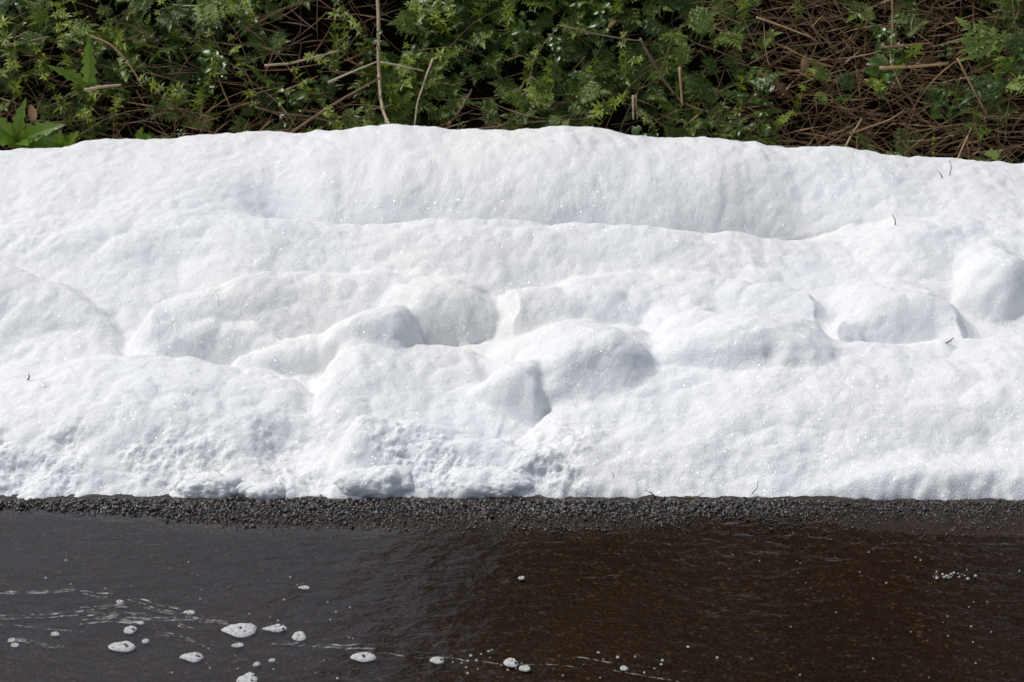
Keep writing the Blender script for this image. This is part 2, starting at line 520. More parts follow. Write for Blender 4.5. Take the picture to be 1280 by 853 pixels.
def foam_height(x, y):
    wx = x + 0.030 * noise2(x * 7, y * 7, 3.1) + 0.007 * noise2(x * 22, y * 22, 7.7)
    wy = y + 0.030 * noise2(x * 7, y * 7, 5.3) + 0.007 * noise2(x * 22, y * 22, 9.7)
    h = layered(wx, y + 0.35 * (wy - y))
    for xc, yc, rx, ry, zf, zt, pw, q, k in LP:
        lf = 1.3 if xc > 0.1 else 1.7
        dx = (wx - xc) / np.where(wx < xc, rx * lf, rx); dy = (wy - yc) / np.where(wy > yc, ry * 2.2, ry)
        r = (np.abs(dx) ** pw + np.abs(dy) ** pw) ** (1 / pw)
        d = zf + (zt - zf) * np.clip(1 - r ** 2.0, 0, 1) ** q - 0.25 * np.clip(r - 1, 0, None)
        m = smax(h, d, k)
        h = np.where(zt > zf, np.where(r < 1.5, m, h), h)
    for xd, yd, rd, dd in DENTS:
        h = h - dd * np.exp(-(((wx - xd) / rd) ** 2 + ((wy - yd) / (rd * 0.8)) ** 2))
    env = sstep(3.15, 3.26, y) * (1 - sstep(4.66, 4.8, y))
    b1 = np.abs(noise2(x * 7, y * 7, 1.0))
    b2 = np.abs(noise2(x * 17, y * 17, 2.0))
    wl = 1 - 0.65 * sstep(4.15, 4.28, y)
    h = h + env * (0.014 * noise2(x * 4.2, y * 5.5, 14.0) + 0.024 * wl * sstep(-0.5, 0.4, noise2(x * 3, y * 3, 15.0)) * (0.35 - worley(wx * 6.5, wy * 8.5, 3))
                   + 0.009 * wl * sstep(-0.3, 0.4, noise2(x * 4, y * 4, 16.0)) * (0.35 - worley(wx * 15 + 0.3, wy * 18, 9)) + 0.007 * (b1 - 0.3) + 0.005 * (b2 - 0.3) + 0.0016 * noise2(x * 30, y * 30, 4.0))
    h = np.where((y > 3.165) & (y < 3.7), np.maximum(h, 0.022 * sstep(3.16, 3.22, y)), h)
    return h

def foam_grid():
    xi = np.arange(-1.55, 1.5501, 0.0034)
    xo = 1.55 + np.cumsum(np.geomspace(0.006, 0.06, 80))
    xs = np.concatenate([-xo[::-1], xi, xo])
    ys = np.concatenate([np.arange(3.095, 3.60, 0.0030), np.arange(3.60, 4.86, 0.0040)])
    X, Y = np.meshgrid(xs, ys)
    # ragged front edge
    Yw = Y + (1 - sstep(3.15, 3.35, Y)) * (0.008 * noise2(X * 6, Y * 6 + 2) + 0.008 * noise2(X * 19, Y * 19 + 5) + 0.006 * noise2(X * 50, Y * 50 + 8) - 0.004)
    Z = foam_height(X, Yw)
    # lumps lean over to the front right; the back ridge bulges over its trough
    dz = np.clip(Z - base(X, Y), 0, 0.12) * sstep(3.16, 3.34, Y) * (1 - sstep(4.15, 4.25, Y))
    xu = X / 4.27 / K * 0.96 + 640
    dp = sstep(250, 420, xu) * (1 - 0.8 * sstep(820, 1150, xu))
    sr = np.clip((Y - 4.25) / 0.31, 0, 1)
    P = np.stack([X + 0.12 * dz, Y - 0.17 * dz - 0.13 * dp * dp * dp * np.sin(math.pi * np.sqrt(sr)) * (sr > 0), Z], -1)
    # cauliflower relief pushed out along the normal
    gx = np.gradient(P, axis=1); gy = np.gradient(P, axis=0)
    N = np.cross(gx, gy); N /= np.linalg.norm(N, axis=-1)[..., None]
    for _ in range(2):
        N[1:-1, 1:-1] = (N[1:-1, 1:-1] + N[:-2, 1:-1] + N[2:, 1:-1] + N[1:-1, :-2] + N[1:-1, 2:]) / 5
    N /= np.linalg.norm(N, axis=-1)[..., None]
    u = X / Y / K * 0.97 + 640
    rough = (1 - sstep(3.24, 3.40, Y)) * (1 - sstep(720, 830, u))
    rough = rough * sstep(-0.25, 0.25, noise2(X * 7, Y * 7, 12.0) + 0.12)
    q = [P[..., i] for i in range(3)]
    c1 = np.abs(noise3(q[0] * 38, q[1] * 38, q[2] * 38)); c2 = np.abs(noise3(q[0] * 90, q[1] * 90, q[2] * 90))
    c3 = noise3(q[0] * 130, q[1] * 130, q[2] * 130)
    c4 = noise3(q[0] * 55, q[1] * 55, q[2] * 55)
    d = rough * (0.008 * (c1 - 0.3) * (1 + 1.2 * c4) + 0.004 * (c2 - 0.3) * (1 + c4) + 0.0024 * c3 + 0.019 * noise3(q[0] * 16, q[1] * 16, q[2] * 16) + 0.0065 * c4 + 0.0020 * noise3(q[0] * 240, q[1] * 240, q[2] * 240)) + (1 - rough) * (0.0007 * c3 + 0.0011 * c4)
    env = sstep(3.14, 3.19, Y)
    d = d + 0.0026 * (np.abs(noise3(q[0] * 17, q[1] * 17, q[2] * 17)) - 0.3) + 0.0012 * (np.abs(noise3(q[0] * 41, q[1] * 41, q[2] * 41)) - 0.3)
    d = d + rng.normal(0, 1, d.shape) * (0.00018 + 0.0005 * rough)
    P = P + N * (d * (0.3 + 0.7 * env))[..., None]
    P[0, :, 2] = -0.03; P[-1, :, 2] = -0.03
    return P.reshape(-1, 3), grid_faces(len(ys), len(xs))

V, F = foam_grid()
foam = link('foam_bank', mesh('foam_bank', V, F, M_FOAM, True))
tag(foam, 'long lumpy bank of white foam piled along the road edge below the hedge', 'foam')

def foam_z(x, y):
    return float(foam_height(np.array([x]), np.array([y]))[0])

# loose clumps of foam along the front
def clump_mesh(seed, rx, ry, rz, rough):
    bm = bmesh.new()
    bmesh.ops.create_icosphere(bm, subdivisions=5, radius=1)
    P = np.array([v.co[:] for v in bm.verts])
    n = P.copy()
    o = seed * 1.7
    P = P * (rx, ry, rz)
    q = P + o
    nz = lambda f: noise3(q[:, 0] * f, q[:, 1] * f, q[:, 2] * f)
    d = 0.020 * nz(14) + 0.012 * (np.abs(nz(30)) - 0.25) + 0.006 * (np.abs(nz(70)) - 0.25) + 0.0022 * nz(170) + 0.0008 * rng.normal(size=len(q))
    P = P + n * (d * rough * 2)[:, None]
    for v, q in zip(bm.verts, P):
        v.co = q
    me = bpy.data.meshes.new('foam_clump')
    bm.to_mesh(me); bm.free()
    me.materials.append(M_FOAM)
    me.polygons.foreach_set('use_smooth', [True] * len(me.polygons))
    return me

CL = [(264, 621, 44, 22, 'wide loose foam clump at the gravel edge below the left mound'),
      (322, 623, 32, 13, 'low flat foam clump just right of the widest loose clump'),
      (612, 621, 62, 20, 'rounded foam clump at the gravel edge in the centre'),
      (470, 620, 50, 22, 'rough foam clump at the gravel edge left of centre')]
for k, (u, v, hw, hh, lab) in enumerate(CL):
    p0 = at_z(u, v, 0.0)
    sc = K * 3.5
    o = link('foam_clump', clump_mesh(k + 1, hw * sc, hw * sc * 0.45, hh * sc * 1.0, 0.42))
    o.location = (p0[0], p0[1] + hw * sc * 0.28, 0.010)
    tag(o, lab, 'foam clump', 'loose foam clumps at the foot of the bank')

# ------------------------------------------------------------------ ground, road, water
def road_z(x, y):
    u = x / y / K * 0.93 + 640
    # the asphalt rises out of the water along the edge
    edge = 3.098 - 0.062 * sstep(80, 330, u) - 0.0 * u + 0.05 * sstep(820, 930, u) - 0.10 * sstep(960, 1180, u)
    edge = edge + 0.022 * noise2(x * 4, y * 4, 21.0) + 0.010 * noise2(x * 16, y * 16, 22.0)
    wd = 0.035 + 0.05 * sstep(960, 1150, u)
    rise = sstep(-wd, wd, y - edge)
    return -0.006 + 0.0085 * rise + 0.0008 * noise2(x * 40, y * 40, 23.0)

xs = np.concatenate([[-300, -60, -12, -5, -2.5], np.arange(-1.5, 1.501, 0.01), [2.5, 5, 12, 60, 300]])
ys = np.concatenate([[-4, -1, 1, 1.8], np.arange(2.2, 3.26, 0.01)])
X, Y = np.meshgrid(xs, ys)
Z = np.where(np.abs(X) < 2.6, road_z(X, np.maximum(Y, 1.0)), -0.006)
road = link('road', mesh('road', np.stack([X, Y, Z], -1).reshape(-1, 3), grid_faces(len(ys), len(xs)), M_ROAD, True))
tag(road, 'wet dark asphalt road running along the foam', kind='structure')

wv = np.array([[-300, -4, 0], [300, -4, 0], [300, 3.14, 0], [-300, 3.14, 0]])
water = link('water', mesh('water', wv, [(0, 1, 2, 3)], M_WATER))
tag(water, 'thin brown water running over the road', kind='structure')

gv = np.array([[-900, -900, -0.06], [900, -900, -0.06], [900, 900, -0.06], [-900, 900, -0.06]])
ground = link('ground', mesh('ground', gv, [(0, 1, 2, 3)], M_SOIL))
tag(ground, 'dark bare ground under and beyond the road and bank', kind='structure')

# gravel: broken stones set in the road edge
def gravel():
    bm = bmesh.new(); bmesh.ops.create_icosphere(bm, subdivisions=1, radius=1)
    IV = np.array([v.co[:] for v in bm.verts]); IF = np.array([[v.index for v in f.verts] for f in bm.faces]); bm.free()
    VV, FF = [], []; off = 0
    N = 23000
    xs = rng.uniform(-1.35, 1.35, N * 4)
    ys = 3.142 - np.abs(rng.normal(0, 0.062, N * 4))
    zr = road_z(xs, ys)
    u = xs / ys / K * 0.93 + 640
    keep = ((zr > -0.0030 + 0.003 * noise2(xs * 30, ys * 30, 41.0))) | ((u > 900) & (rng.random(N * 4) < 0.5 * sstep(900, 1050, u) * sstep(2.84, 3.0, ys)))
    keep &= ys > 2.6
    xs, ys, zr, u = xs[keep][:N], ys[keep][:N], zr[keep][:N], u[keep][:N]
    fine = 1 - 0.35 * sstep(950, 1100, u)
    rr = np.clip(0.0024 * np.exp(0.42 * rng.normal(size=len(xs))), 0.0011, 0.0062) * fine * (0.75 + 0.5 * sstep(3.05, 3.14, ys))
    out = []
    for i in range(len(xs)):
        A = Euler(rng.uniform(0, 6.28, 3)).to_matrix()
        q = IV * (1 + 0.24 * rng.normal(size=(len(IV), 1)))
        q = q * rng.uniform(0.5, 1.35, 3)
        q = q @ np.array(A).T * rr[i]
        VV.append(q + (xs[i], ys[i], max(zr[i], -0.003) + rr[i] * rng.uniform(-0.4, 0.5)))
        FF.append(IF + off); off += len(IV)
    return np.concatenate(VV), np.concatenate(FF)
V, F = gravel()
g = link('gravel', mesh('gravel', V, F, M_GRAVEL))
tag(g, 'coarse wet dark gravel along the crumbled edge of the asphalt', kind='stuff')

# ------------------------------------------------------------------ foam floating on the water
def float_mesh(w, h, tail, seed):
    n, rings = 30, 7
    V = [(0, 0, 0.0)]; F = []
    rs = np.random.default_rng(seed)
    ph = rs.uniform(0, 6.28, 4)
    th = np.linspace(0, 2 * math.pi, n, endpoint=False)
    out = 1 + 0.07 * np.sin(2 * th + ph[0]) + 0.05 * np.sin(3 * th + ph[1]) + 0.03 * np.sin(5 * th + ph[2])
    X = np.cos(th) * w * out; Y = np.sin(th) * h * out
    t = np.clip(-np.cos(th), 0, 1)
    X = X - tail * w * t ** 4; Y = Y * (1 - 0.75 * tail * t ** 1.5)
    H = min(0.0035, 0.22 * min(w, h)) + 0.0010
    for r in range(1, rings + 1):
        f = r / rings
        for i in range(n):
            z = H * math.sqrt(max(0, 1 - f ** 3.2)) + 0.0006 * rs.normal() * (f < 1)
            V.append((X[i] * f, Y[i] * f, z - (0.0006 if r == rings else 0)))
    V[0] = (0, 0, H)
    for i in range(n):
        F.append((0, 1 + i, 1 + (i + 1) % n))
    for r in range(rings - 1):
        for i in range(n):
            a = 1 + r * n + i; b = 1 + r * n + (i + 1) % n
            F.append((a, a + n, b + n, b))
    me = mesh('foam_patch', V, F, M_FLOAT, True)
    return me, H

bm = bmesh.new(); bmesh.ops.create_icosphere(bm, subdivisions=2, radius=1)
ME_BUB = bpy.data.meshes.new('bubble'); bm.to_mesh(ME_BUB); bm.free(); ME_BUB.materials.append(M_BUBBLE)
ME_BUB.polygons.foreach_set('use_smooth', [True] * len(ME_BUB.polygons))

FL = [(302, 788, 20, 7.5, 0.3, 3, 'largest oval foam patch on the water, pitted with bubbles'),
      (347, 786, 11, 4.2, 0.9, 2, 'teardrop foam patch just right of the largest patch'),
      (374, 796, 9, 5, 0.0, 1, 'rounded foam patch at the right end of the trio of larger patches'),
      (298, 807, 7, 2.2, 0.2, 0, 'flat narrow foam fleck below the largest patch'),
      (154, 809, 14, 6, 0.3, 4, 'second largest foam patch, with dark bubbles, in the left half of the water'),
      (163, 788, 8.5, 4, 0.0, 1, 'oval foam patch just above the second largest one'),
      (182, 802, 5, 2, 0.0, 0, 'small foam fleck right of the second largest patch'),
      (69, 793, 6, 2, 0.0, 0, 'small oval foam fleck alone in the lower left water'),
      (15, 801, 5, 2.2, 0.0, 0, 'upper of two foam flecks near the left border of the water'),
      (19, 807, 5.5, 2, 0.0, 0, 'lower of two foam flecks near the left border of the water'),
      (150, 753, 4.5, 2, 0.0, 0, 'foam fleck among the upper foam threads'),
      (238, 766, 6, 2, 0.4, 0, 'foam fleck at the right end of a foam thread'),
      (175, 779, 6, 1.6, 0.4, 0, 'sliver of foam on the lowest thick foam thread'),
      (242, 822, 12, 5, 0.5, 2, 'pointed foam patch alone below the foam threads'),
      (310, 850, 12, 7, 0.2, 2, 'cut off foam patch at the lower border of the picture'),
      (321, 831, 4.5, 2, 0.0, 0, 'tiny foam fleck above the patch at the lower border, left one'),
      (340, 826, 4.5, 1.6, 0.0, 0, 'tiny foam fleck above the patch at the lower border, right one'),
      (455, 822, 14, 5, 0.2, 3, 'foam patch with three dark bubbles left of the water centre'),
      (547, 826, 8.5, 3.6, 0.1, 1, 'foam patch alone between the bubbly patch and the pair at the centre'),
      (639, 829, 9, 4.5, 0.1, 2, 'left and larger foam patch of the pair at the water centre'),
      (656, 836, 7, 3.2, 0.0, 0, 'right and smaller foam patch of the pair at the water centre'),
      (381, 735, 6, 2, 0.3, 0, 'lone foam fleck on the rippled water above the other patches'),
      (652, 723, 4, 1.6, 0.2, 0, 'lone foam fleck on the brown water below the gravel'),
      (780, 836, 5, 2.2, 0.0, 0, 'rightmost foam patch along the lower thread')]
for k, (u, v, w, h, tl, nb, lab) in enumerate(FL):
    c = at_z(u, v, 0.0)
    s = K * math.hypot(c[1], CAM_Z)
    dy = h * s / 0.50
    me, H = float_mesh(w * s, dy, tl, k + 50)
    o = link('foam_patch', me)
    o.location = (c[0], c[1], 0.0005)
    o.rotation_euler = (0, 0, R(random.uniform(-8, 4)))
    tag(o, lab, 'foam patch', 'foam patches floating on the water')
    for j in range(nb):
        bo = link('bubble', ME_BUB, o)
        a = random.uniform(-1, 1)
        r = random.uniform(0.0016, 0.0030) * (0.7 + 0.02 * w)
        bo.location = (w * s * random.uniform(-0.1, 0.65), dy * random.uniform(-0.5, 0.45), H * 0.86)
        bo.scale = (r * 1.2, r, r * 0.7)
specks = []
for k in range(26):
    specks.append((random.gauss(1186, 17), random.gauss(720.5, 2.2), random.uniform(0.7, 2.2), 'small white foam specks clustered on the right of the brown water', 'foam specks clustered at the right'))
for k in range(34):
    specks.append((random.uniform(0, 450), random.uniform(700, 850), random.uniform(0.8, 1.7), 'tiny white foam specks strewn over the left water', 'foam specks on the left water'))
for k in range(30):
    specks.append((random.uniform(560, 900), random.gauss(826, 12), random.uniform(0.8, 2.0), 'tiny white foam specks along the lower foam thread', 'foam specks along the lower thread'))
for k in range(36):
    specks.append((random.uniform(900, 1280), random.uniform(690, 850), random.uniform(0.6, 1.3), 'tiny pale specks scattered over the right brown water', 'foam specks on the right water'))
sp_me, _ = float_mesh(0.003, 0.004, 0.1, 999)
for u, v, w, lab, grp in specks:
    c = at_z(u, v, 0.0)
    o = link('foam_speck', sp_me)
    s = w * K * 3.2 / 0.003
    o.location = (c[0], c[1], 0.0002); o.scale = (s, s * random.uniform(0.5, 0.9), min(s, 0.6)); o.rotation_euler = (0, 0, random.uniform(-0.3, 0.3))
    tag(o, lab, 'foam speck', grp)

# threads of thin foam drifting on the water
TH = [[(-20, 743), (60, 741), (82, 739), (133, 749)], [(160, 749), (185, 755), (205, 763), (240, 768)], [(-20, 776), (60, 772), (120, 769), (180, 774), (230, 776), (285, 781)],
      [(98, 764), (125, 761), (160, 758)], [(100, 780), (140, 776), (176, 779)], [(20, 801), (45, 806), (80, 811)], [(340, 805), (385, 807), (430, 811), (470, 812)],
      [(440, 814), (480, 816), (520, 822), (560, 821), (600, 828), (640, 832), (700, 831), (760, 836), (810, 846), (850, 853)],
      [(40, 785), (80, 788), (110, 789)], [(195, 794), (235, 801), (262, 811)], [(222, 783), (243, 790)], [(180, 760), (215, 766), (255, 778)], [(-20, 781), (20, 782), (55, 786)],
      [(715, 822), (760, 829), (800, 833)], [(120, 772), (150, 768), (190, 771)]]
VV, FF = [], []
for k, pl in enumerate(TH):
    P = np.array([at_z(u, v, 0.0012)[:2] for u, v in pl])
    t = np.linspace(0, len(P) - 1, len(P) * 14)
    X = np.interp(t, np.arange(len(P)), P[:, 0]); Y = np.interp(t, np.arange(len(P)), P[:, 1])
    Y = Y + 0.006 * noise2(X * 14, X * 0 + k, 1.5) + 0.003 * noise2(X * 50, X * 0 + k, 2.5)
    for sidx in range(1 if k in (7, 8, 12, 13) else 2):
        Y2 = Y + sidx * 0.008 * (1 + noise2(X * 9, X * 0 + k, 3.5))
        wd = (0.0018 + 0.0022 * np.abs(noise2(X * 22, X * 0 + k + sidx, 5.5))) * (0.6 if k > 6 else 1)
        o0 = sum(len(a) for a in VV)
        VV.append(np.stack([np.concatenate([X, X]), np.concatenate([Y2 - wd, Y2 + wd]), np.full(2 * len(X), 0.0010 + 0.00012 * k + 0.002 * sidx * 0.03)], 1))
        n = len(X)
        FF += [(o0 + i, o0 + i + 1, o0 + n + i + 1, o0 + n + i) for i in range(n - 1)]
st = link('foam_threads', mesh('foam_threads', np.concatenate(VV), np.array(FF), M_STREAK))
tag(st, 'thin white foam threads drifting over the dark water', kind='stuff')

# ------------------------------------------------------------------ the bank behind
def bank_z(x, y):
    y2 = y + 0.05 * noise2(x * 2.2, y * 2.2, 31.0)
    z = np.where(y2 < 4.70, 0.02 + 0 * x, 0.02 + (y2 - 4.70) * 1.45)
    z = np.minimum(z, 0.70 + (y2 - 5.18) * 0.10 + 0 * x)
    return np.minimum(z, 1.0) + 0.03 * noise2(x * 6, y * 6, 33.0) + 0.012 * noise2(x * 22, y * 22, 35.0)
xs = np.concatenate([np.linspace(-60, -4, 24), np.arange(-3.9, 3.91, 0.03), np.linspace(4, 60, 24)])
ys = np.concatenate([np.arange(4.55, 5.4, 0.02), np.linspace(5.45, 9, 30), [14, 30, 70]])
X, Y = np.meshgrid(xs, ys)
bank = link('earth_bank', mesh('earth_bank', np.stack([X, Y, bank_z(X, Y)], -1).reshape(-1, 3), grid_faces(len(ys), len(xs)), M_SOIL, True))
tag(bank, 'steep dark earth bank under the hedge plants', kind='structure')

# ---------------------------------------------------------------- plant meshes
class MB:
    def __init__(s): s.V = []; s.F = []
    def add(s, V, F):
        o = len(s.V)
        s.V += [tuple(v) for v in V]; s.F += [tuple(i + o for i in f) for f in F]
    def tube(s, pts, r0, r1, n=5):
        pts = [Vector(p) for p in pts]; V = []; F = []
        L = len(pts)
        for i, p in enumerate(pts):
            d = (pts[min(i + 1, L - 1)] - pts[max(i - 1, 0)]).normalized()
            a = d.orthogonal().normalized(); b = d.cross(a)
            r = r0 + (r1 - r0) * i / (L - 1)
            for k in range(n):
                t = 2 * math.pi * k / n
                V.append(p + a * math.cos(t) * r + b * math.sin(t) * r)
        for i in range(L - 1):
            for k in range(n):
                F.append((i * n + k, i * n + (k + 1) % n, (i + 1) * n + (k + 1) % n, (i + 1) * n + k))
        F.append(tuple(range(n))[::-1]); F.append(tuple(range((L - 1) * n, L * n)))
        s.add(V, F)
    def leaf(s, origin, direc, up, L, Wd, nl=4, lobe=0.45, fold=0.25, droop=0.25, back=0.0, tipw=0.5):
        """lobed blade: zigzag edge on both sides of a folded midrib"""
        d = Vector(direc).normalized(); up = Vector(up)
        side = d.cross(up).normalized(); nrm = side.cross(d).normalized()
        V = []; F = []
        m = 2 * nl
        for i in range(m + 1):
            t = i / m
            env = math.sin(math.pi * min(1, (t * 0.93 + 0.07)) ** tipw) ** 0.8 if t < 1 else 0
            wd = Wd * env * (1.0 if i % 2 == 1 else 1 - lobe)
            if i == 0: wd = Wd * 0.08
            cpt = Vector(origin) + d * (L * t) - nrm * (droop * L * t * t)
            b = back * L / m if i % 2 == 1 else 0
            V += [cpt, cpt + side * wd + nrm * (fold * wd) - d * b, cpt - side * wd + nrm * (fold * wd) - d * b]
        for i in range(m):
            a = 3 * i
            F += [(a, a + 3, a + 4, a + 1), (a, a + 2, a + 5, a + 3)]
        s.add(V, F)
    def build(s, name, mat, smooth=False):
        return mesh(name, s.V, s.F, mat, smooth)

def J(a): return random.uniform(-a, a)

def frond_mesh():
    b = MB(); L = random.uniform(0.075, 0.12)
    pet = 0.45
    pts = [Vector((J(0.003), L * t, -0.10 * L * t * t + 0.05 * L * t)) for t in np.linspace(0, 1, 6)]
    b.tube([(p.x, p.y * (1) , p.z) for p in pts], 0.0011, 0.0005, 4)
    st = [0.42, 0.56, 0.68, 0.79, 0.88]
    for k, t in enumerate(st):
        o = pts[0].lerp(pts[-1], t); o.z = -0.10 * L * t * t + 0.05 * L * t
        l = L * (0.46 - 0.34 * (k / 4.0)) * random.uniform(0.9, 1.1)
        for sgn in (-1, 1):
            d = Vector((sgn * 0.85, 0.55, J(0.15)))
            b.leaf(o, d, (J(0.5), J(0.3), 1), l, l * 0.22, 4, 0.66, random.uniform(0.2, 0.7), random.uniform(0.1, 0.7), 0.0)
            if l > 0.022:
                for q in (0.30, 0.52, 0.7):
                    o2 = o + d.normalized() * l * q
                    for s2 in (-1, 1):
                        d2 = Vector((sgn * 0.85 - s2 * sgn * 0.75, 0.55 + s2 * 0.9, J(0.2)))
                        b.leaf(o2, d2, (0, 0, 1), l * (0.42 - 0.28 * q), l * 0.10, 3, 0.55, 0.2, 0.35)
    o = pts[-1]
    b.leaf(o - Vector((0, 0.1 * L, 0)), (0, 1, -0.1), (0, 0, 1), L * 0.24, L * 0.075, 4, 0.55, 0.2, 0.3)
    return b.build('leaf', M_PARSLEY)
FROND = [frond_mesh() for _ in range(7)]

def whorl_mesh():
    b = MB(); n = random.choice((6, 7, 8))
    for k in range(n):
        a = 2 * math.pi * k / n + J(0.15)
        l = random.uniform(0.011, 0.019)
        b.leaf((0, 0, 0), (math.cos(a), math.sin(a), random.uniform(0.05, 0.6)), (0, 0, 1), l, l * 0.15, 2, 0.0, 0.2, 0.25, tipw=0.8)
    return b.build('leaf_whorl', M_CLEAVER)
WHORL = [whorl_mesh() for _ in range(6)]

def herb_leaf_mesh():
    b = MB(); L = random.uniform(0.022, 0.045)
    b.tube([(0, 0, 0), (0, L * 0.35, 0.004), (0, L * 0.5, 0.004)], 0.0008, 0.0006, 4)
    b.leaf((0, L * 0.45, 0.004), (0, 1, 0.1), (0, 0, 1), L, L * 0.36, 5, 0.16, 0.2, 0.35, tipw=0.75)
    return b.build('leaf', M_HERB)
HLEAF = [herb_leaf_mesh() for _ in range(5)]

def orient(o, d, up=(0, 0, 1), roll=0.0):
    """local +Y along d, local +Z near up"""
    d = Vector(d).normalized(); x = d.cross(Vector(up)).normalized(); z = x.cross(d)
    m = Matrix((x, d, z)).transposed()
    o.rotation_euler = (m @ Matrix.Rotation(roll, 3, 'Y')).to_euler()

def make_parsley():
    r = empty('cow_parsley')
    n = random.choice((4, 5, 6))
    for k in range(n):
        o = link('leaf', random.choice(FROND), r)
        a = 2 * math.pi * k / n + J(0.5)
        orient(o, (math.cos(a), math.sin(a), random.uniform(0.1, 0.9)), (0, 0, 1), J(0.4))
        s = random.uniform(0.75, 1.15); o.scale = (s, s, s)
    return r

def make_cleavers():
    r = empty('cleavers')
    L = random.uniform(0.12, 0.22); n = 7
    bend = (J(0.05), J(0.05))
    f = lambda t: Vector((bend[0] * t * t + 0.006 * math.sin(5 * t), bend[1] * t * t, L * t))
    b = MB(); b.tube([f(t) for t in np.linspace(0, 1, 9)], 0.0012, 0.0007, 4)
    link('stem', b.build('stem', M_CLEAVER), r)
    k = 0; t = 0.12
    while t <= 1.0:
        o = link('leaf_whorl', random.choice(WHORL), r)
        o.location = f(t); s = random.uniform(0.8, 1.2) * (1.1 - 0.45 * max(0, t - 0.6) / 0.4)
        o.scale = (s, s, s); o.rotation_euler = (J(0.4), J(0.4), J(3))
        t += random.uniform(0.11, 0.16)
    return r

def make_herb():
    r = empty('nettle_herb')
    L = random.uniform(0.08, 0.16)
    f = lambda t: Vector((0.02 * math.sin(3 * t), 0.01 * t, L * t))
    b = MB(); b.tube([f(t) for t in np.linspace(0, 1, 6)], 0.0016, 0.001, 4)
    link('stem', b.build('stem', M_HERB), r)
    for k, t in enumerate(np.linspace(0.2, 1, 6)):
        for sgn in (0, math.pi):
            o = link('leaf', random.choice(HLEAF), r)
            o.location = f(t); a = sgn + k * 1.57 + J(0.3)
            orient(o, (math.cos(a), math.sin(a), random.uniform(-0.2, 0.6)))
            s = random.uniform(0.7, 1.15) * (1.15 - 0.5 * t); o.scale = (s, s, s)
    return r

PROTO = {'parsley': [make_parsley() for _ in range(6)], 'cleavers': [make_cleavers() for _ in range(7)], 'herb': [make_herb() for _ in range(5)]}
USED = set()

ZONES = [(-1e9, 'beyond the left picture edge'), (0, 'by the broad dandelion leaves'), (110, 'between yellow buds and dark gap'),
         (330, 'in the dark gap'), (465, 'just right of the jointed stalk'), (600, 'left of the two cut stubs'),
         (780, 'around the hooked twig'), (900, 'near the large brown dead leaf'), (1060, 'in the brown straw heap'), (1190, 'beside the big pale parsley'),
         (1280, 'beyond the right picture edge')]
def ZN(u, v):
    z = [t for a, t in ZONES if u >= a][-1]
    return z, ('above the picture,' if v < -5 else ('high on the bank,' if v < 85 else 'low on the bank,'))
WHAT = {'parsley': 'feathery cow parsley', 'cleavers': 'cleavers with whorled leaves', 'herb': 'toothed dark herb'}
CAT = {'parsley': 'plant', 'cleavers': 'plant', 'herb': 'plant'}

def place(kind, u, v, pos, s=1.0, lean=0.5, label=None):
    i = random.randrange(len(PROTO[kind])); src = PROTO[kind][i]
    if (kind, i) in USED: o = copy_tree(src)
    else: USED.add((kind, i)); o = src
    o.location = pos
    o.rotation_euler = (lean + J(0.35), J(0.45), 0)
    o.rotation_euler = (Euler((lean + J(0.35), J(0.45), 0)).to_matrix() @ Matrix.Rotation(random.uniform(0, 6.28), 3, 'Z')).to_euler()
    o.scale = (s, s, s)
    z, hgt = ZN(u, v)
    zl = WHAT[kind] + ' ' + hgt + ' ' + z
    tag(o, label or zl, CAT[kind], 'single ' + WHAT[kind] if label else zl)
    return o

def on_bank(u, v):
    return hit(u, v, bank_z, 4.5, 5.6)

DENS = {'parsley': [(-300, 0.6), (0, 0.7), (330, 0.2), (450, 0.2), (500, 0.7), (560, 1.0), (850, 0.55), (930, 0.18), (1190, 0.15), (1240, 0.7), (1600, 0.5)],
        'cleavers': [(-300, 0.6), (0, 0.5), (240, 0.7), (330, 0.2), (420, 0.4), (470, 0.8), (520, 1.0), (780, 0.5), (860, 0.15), (1600, 0.2)],
        'herb': [(-300, 0.6), (0, 0.7), (330, 0.25), (480, 0.6), (860, 0.5), (960, 0.25), (1600, 0.3)]}
def scatter(kind, n, smin, smax, lean):
    xs_, ws_ = zip(*DENS[kind]); c = 0
    while c < n:
        u = random.uniform(-260, 1540)
        if random.random() > np.interp(u, xs_, ws_): continue
        v = random.uniform(-110, 190)
        if noise2(np.array([u * 0.011]), np.array([v * 0.016]), 50.0)[0] < -0.06: continue
        p0 = on_bank(u, v)
        place(kind, u, v, p0, random.uniform(smin, smax), lean); c += 1
scatter('herb', 80, 0.8, 1.3, 0.5)
scatter('cleavers', 170, 1.0, 1.7, 0.55)
scatter('parsley', 280, 0.75, 1.4, 0.6)

KEY = [('parsley', 840, 40, 1.35, 'large bright cow parsley at the top edge right of centre'), ('parsley', 905, 110, 1.42, 'pale cow parsley beside the curved twig right of centre'),
       ('parsley', 1262, 90, 1.5, 'big pale cow parsley at the right edge of the hedge'), ('parsley', 72, 45, 1.05, 'small pale cow parsley left of the tall toothed leaf'),
       ('parsley', 215, 6, 1.5, 'pale cow parsley hanging from the top edge on the left'), ('parsley', 705, 120, 1.12, 'single cow parsley low in the bank right of the centre, over the foam'),
       ('parsley', 1040, 120, 0.9, 'dark small cow parsley in the straw left of the straw heap')]
for kd, u, v, s, lab in KEY:
    p0 = on_bank(u, v); p0 = at_y(u, v, p0[1] - 0.10)
    place(kd, u, v, p0, s, 0.7, lab)

